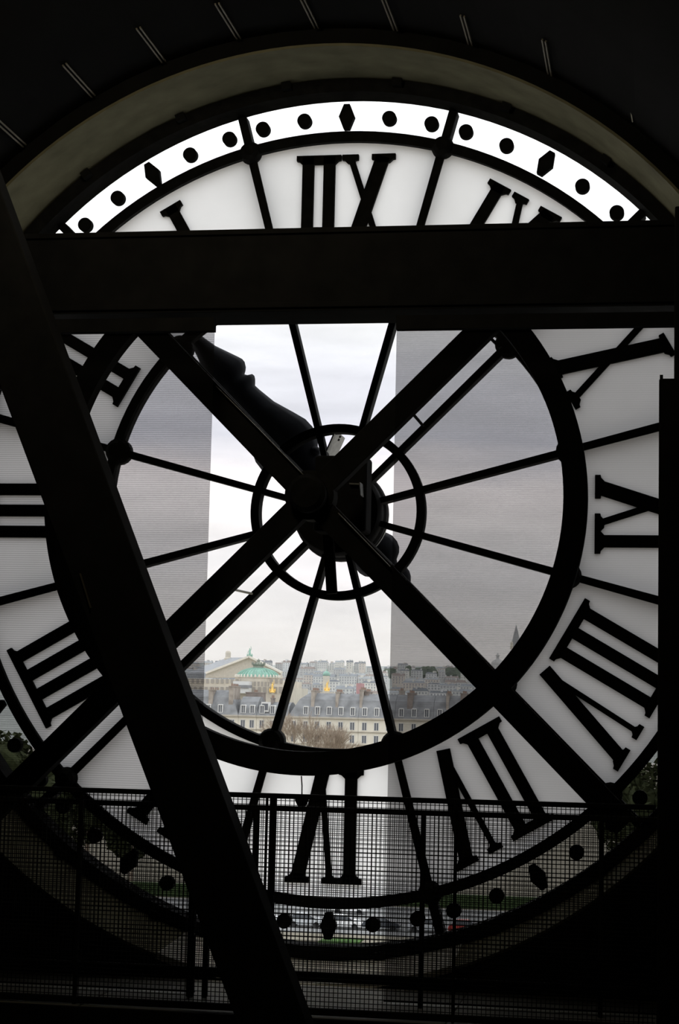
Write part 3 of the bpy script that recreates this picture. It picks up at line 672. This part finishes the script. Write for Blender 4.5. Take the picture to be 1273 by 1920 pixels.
q = Q(613, 1296, YO-4); s = figure('gilded_statue', q, 6.4, M['gold'], 'gilded statue above the middle of the long mansard roof', 'statue')
o = MB().box(Q(598, 1300).x, Q(628, 1300).x, YO-8, YO+12, GZ, Q(613, 1296).z-.6).build('statue_building', M['opera']); tag(o, 'stone block carrying the right-hand gilded statue', 'building')

# ================================================================ CITY: nearer blocks, then the rising hillside
def hill_z(y, x=0):
    k = max(0.0, (y-1250)/1700.0); return GZ+2+k*80+8*math.sin(y/400.0)*k
vs = []; ny, nx = 24, 20
for j in range(ny+1):
    y = 990+j*130
    for i in range(nx+1):
        x = -1900+i*190; vs.append((x, y, hill_z(y)+(2*math.sin(x/90) if y > 1300 else 0)-.5))
b = MB().add(vs, [(j*(nx+1)+i, j*(nx+1)+i+1, (j+1)*(nx+1)+i+1, (j+1)*(nx+1)+i) for j in range(ny) for i in range(nx)])
struct(b.build('hillside', M['hill'], smooth=True), 'city hill rising behind the opera house')
pals = [mat('far_wall_%d' % i, c, .9, 0, .10, .08, .1) for i, c in enumerate([(.66, .65, .61), (.58, .58, .56), (.72, .69, .62), (.50, .49, .47), (.62, .55, .48), (.70, .70, .69)])]
roofs = [mat('far_roof_%d' % i, c, .7, 0, .15, .1, .2) for i, c in enumerate([(.27, .29, .31), (.16, .175, .19), (.38, .40, .41), (.28, .22, .19)])]
farwin = mat('far_window_dark', (.20, .21, .23), .4)
kcount = 0
rr = random.Random(5); cnt = 0; names = {}
def far_building(x, y, wdt, dep, h, zb_, label, grp, i):
    global cnt
    b = MB(); b.box(-wdt/2, wdt/2, 0, dep, -6, h)
    o = b.build('far_building', pals[i % len(pals)]); o.location = (x, y, zb_); tag(o, label, 'building', grp)
    me = MB(); rh = rr.uniform(1.5, 3.6); k2 = rr.choice((0, 1, 1))
    me.add([(-wdt/2-.2, -.3, h), (wdt/2+.2, -.3, h), (wdt/2+.2, dep+.3, h), (-wdt/2-.2, dep+.3, h), (-wdt/2+k2*2, 2.2, h+rh), (wdt/2-k2*2, 2.2, h+rh), (wdt/2-k2*2, dep-2, h+rh), (-wdt/2+k2*2, dep-2, h+rh)],
           [(0, 1, 5, 4), (1, 2, 6, 5), (2, 3, 7, 6), (3, 0, 4, 7), (4, 5, 6, 7)])
    r_ = bpy.data.objects.new('roof', me.mesh('roof', roofs[rr.randrange(4)])); col.objects.link(r_); r_.parent = o
    ch = MB(); xx = rr.uniform(-wdt*.4, wdt*.2)
    ch.box(xx, xx+rr.uniform(1.2, 3), 1, dep-1, h, h+rh+rr.uniform(1, 2.4)).box(wdt*.36, wdt*.36+1.1, 2, dep-2, h, h+rh+1.4)
    c_ = bpy.data.objects.new('chimney', ch.mesh('chimney', pals[rr.randrange(6)])); col.objects.link(c_); c_.parent = o
    wn = MB(); nn2 = int(wdt/3.2)
    for a in range(nn2):
        for lv in range(3):
            xw = -wdt/2+wdt*(a+.5)/nn2; wn.box(xw-.6, xw+.6, -.12, .02, h-3.0-lv*3.3, h-1.1-lv*3.3)
    w_ = bpy.data.objects.new('windows', wn.mesh('windows', farwin)); w_['kind'] = 'stuff'; col.objects.link(w_); w_.parent = o
    cnt += 1; return o
rows = [(640, 1.0), (760, 1.0), (880, 1.0), (1120, 1), (1300, 1), (1480, 1), (1680, 1), (1900, 1), (2130, 1), (2380, 1), (2650, 1), (2950, 1)]
for ri, (D, _) in enumerate(rows):
    xa, xb = P(300, 1300, D).x, P(1130, 1300, D).x; x = xa
    while x < xb:
        wdt = rr.uniform(10, 26)*(1 if D < 1500 else 1.15); cxx = x+wdt/2
        pxx = 636.5 + (cxx-P(636.5, 1300, D).x)*FPX/(D-CAM.y)
        if D < 1100:
            zb_ = GZ; h = rr.uniform(21, 25.5)
            if D > 860 and 340 < pxx < 540: x += wdt; continue
        else:
            zb_ = hill_z(D); h = rr.uniform(13, 21)
            if D < 1400 and 330 < pxx < 545: h *= .8
            if D > 2600: h = rr.uniform(7, 17); wdt *= .7; cxx = x+wdt/2
        kcount = kcount+1 if x > xa else 0
        grp = 'pale blocks between the palace street and the opera' if D < 1100 else 'pale buildings crowding the far hillside'
        names.setdefault(ri, [])
        lb = ''
        names[ri].append(far_building(cxx, D+rr.uniform(-25, 25), wdt*.98, rr.uniform(10, 15), h, zb_, lb, grp, rr.randrange(6)))
        x += wdt*rr.uniform(1.04, 1.2)
ONES = ['', 'first', 'second', 'third', 'fourth', 'fifth', 'sixth', 'seventh', 'eighth', 'ninth', 'tenth', 'eleventh', 'twelfth', 'thirteenth', 'fourteenth', 'fifteenth', 'sixteenth', 'seventeenth', 'eighteenth', 'nineteenth']
def ordinal(k):          # k = 0 is the leftmost
    k += 1
    if k < 20: return ONES[k]
    t, u = divmod(k, 10); nm = ['twent', 'thirt', 'fort', 'fift', 'sixt', 'sevent'][t-2]
    return nm+('ieth' if u == 0 else 'y-'+ONES[u])
COLN = ['pale', 'grey', 'cream', 'dull grey', 'tan', 'whitish']
ROWN = ['row just behind the mansard street', 'second row behind the mansard street', 'third row behind the mansard street', 'lowest hillside row', 'second hillside row up', 'third hillside row up', 'fourth hillside row up',
        'middle hillside row', 'fourth row below the skyline', 'third row below the skyline', 'row just below the skyline', 'skyline row']
for ri, lst in names.items():
    for k, o in enumerate(lst):
        cn = COLN[pals.index(o.data.materials[0])]
        o['label'] = cn+' block, '+('leftmost' if k == 0 else ordinal(k)+' from left')+' in the '+ROWN[ri]
# landmarks on the hill
def far_dome(px_, py_, D, r, m_, label):
    c = P(px_, py_, D); o = MB().lathe_z([(0, -16), (r*.9, -16), (r*.9, -.5), (0, -.5)], 20, c).build('domed_building', M['opera'], None, smooth='auto'); tag(o, label, 'building'); MB().lathe_z([(0, -.5), (r, -.5), (r*.96, r*.3), (r*.75, r*.75), (r*.4, r*1.0), (r*.12, r*1.08), (r*.1, r*1.5), (0, r*1.6)], 20, c).build('dome', M[m_], o, smooth=True)
far_dome(612, 1266, 1600, 3.4, 'copper', 'small green dome above the right-hand gilded statue')
c = P(933, 1243, 2550); o = MB().lathe_z([(0, -20), (9, -20), (9, 0), (6.5, 3), (3, 5), (2, 6), (2, 9), (3.2, 10), (.6, 13), (0, 15)], 14, c).build('domed_church', pals[3]); tag(o, 'small domed church on the skyline left of the spire', 'church')
c = P(967, 1240, 1395); k = 1408/FPX
sp_ = MB().lathe_z([(0, -40), (8.2*k, -40), (8.2*k, 22*k), (9*k, 23*k), (8*k, 28*k), (7*k, 40*k), (3*k, 57*k), (0, 69*k)], 8, c)
o = sp_.build('church_spire', mat('grey_church_stone', (.30, .30, .30), .9, 0, .15, .2)); tag(o, 'tall pointed stone church tower on the right of the skyline', 'church')
for s_ in (-1, 1): MB().box(c.x+s_*3.2*k-1.0, c.x+s_*3.2*k+1.0, c.y-8.6*k, c.y-7*k, c.z+4*k, c.z+17*k).build('belfry_opening', farwin, o)
b = MB().lathe_z([(0, 0), (1.2, 0), (1, 5), (0, 6)], 8, (c.x-7*k, c.y-5, c.z+22*k)).lathe_z([(0, 0), (1.2, 0), (1, 5), (0, 6)], 8, (c.x+7*k, c.y-5, c.z+22*k)); b.build('pinnacle', M['opera'], o)
o = MB().box(P(668, 1290, 1250).x, P(678, 1290, 1250).x, 1250, 1262, GZ, P(670, 1281, 1250).z).build('red_building', mat('dull_red_wall', (.45, .24, .24), .9, 0, .1, .1)); tag(o, 'dull red-walled building left of the right blind edge', 'building')
for i, (qx, qy, w_) in enumerate(((790, 1247, 22), (850, 1250, 8), (728, 1251, 8), (495, 1248, 0))):
    if not w_: continue
    c = P(qx, qy, 2750); b = MB()
    for j in range(26): b.blob((c.x+rr.uniform(-w_, w_), c.y+rr.uniform(-8, 8), c.z-6+rr.uniform(-10, 1)), 5, 5, 4, 8, 6, .3)
    o = b.build('tree_clump', M['hedge']); o['kind'] = 'stuff'; tag(o, ['dark wooded mass on the hilltop seen through the right blind', 'small dark trees right of the hilltop wood', 'small dark trees left of the hilltop wood'][i], 'trees')
print('far buildings', cnt)

# thin city haze between the palace street and the hill
m, t, n_, l_ = new_mat('city_haze'); o_ = n_('ShaderNodeOutputMaterial'); sc = n_('ShaderNodeVolumeScatter')
sc.inputs['Color'].default_value = (.97, .98, 1, 1); sc.inputs['Density'].default_value = .00009; l_(sc.outputs[0], o_.inputs['Volume'])
hz = MB().box(-2500, 1800, 520, 4200, GZ-60, 330).build('haze', m); hz['kind'] = 'stuff'; tag(hz, 'thin pale haze hanging over the distant city', 'haze')
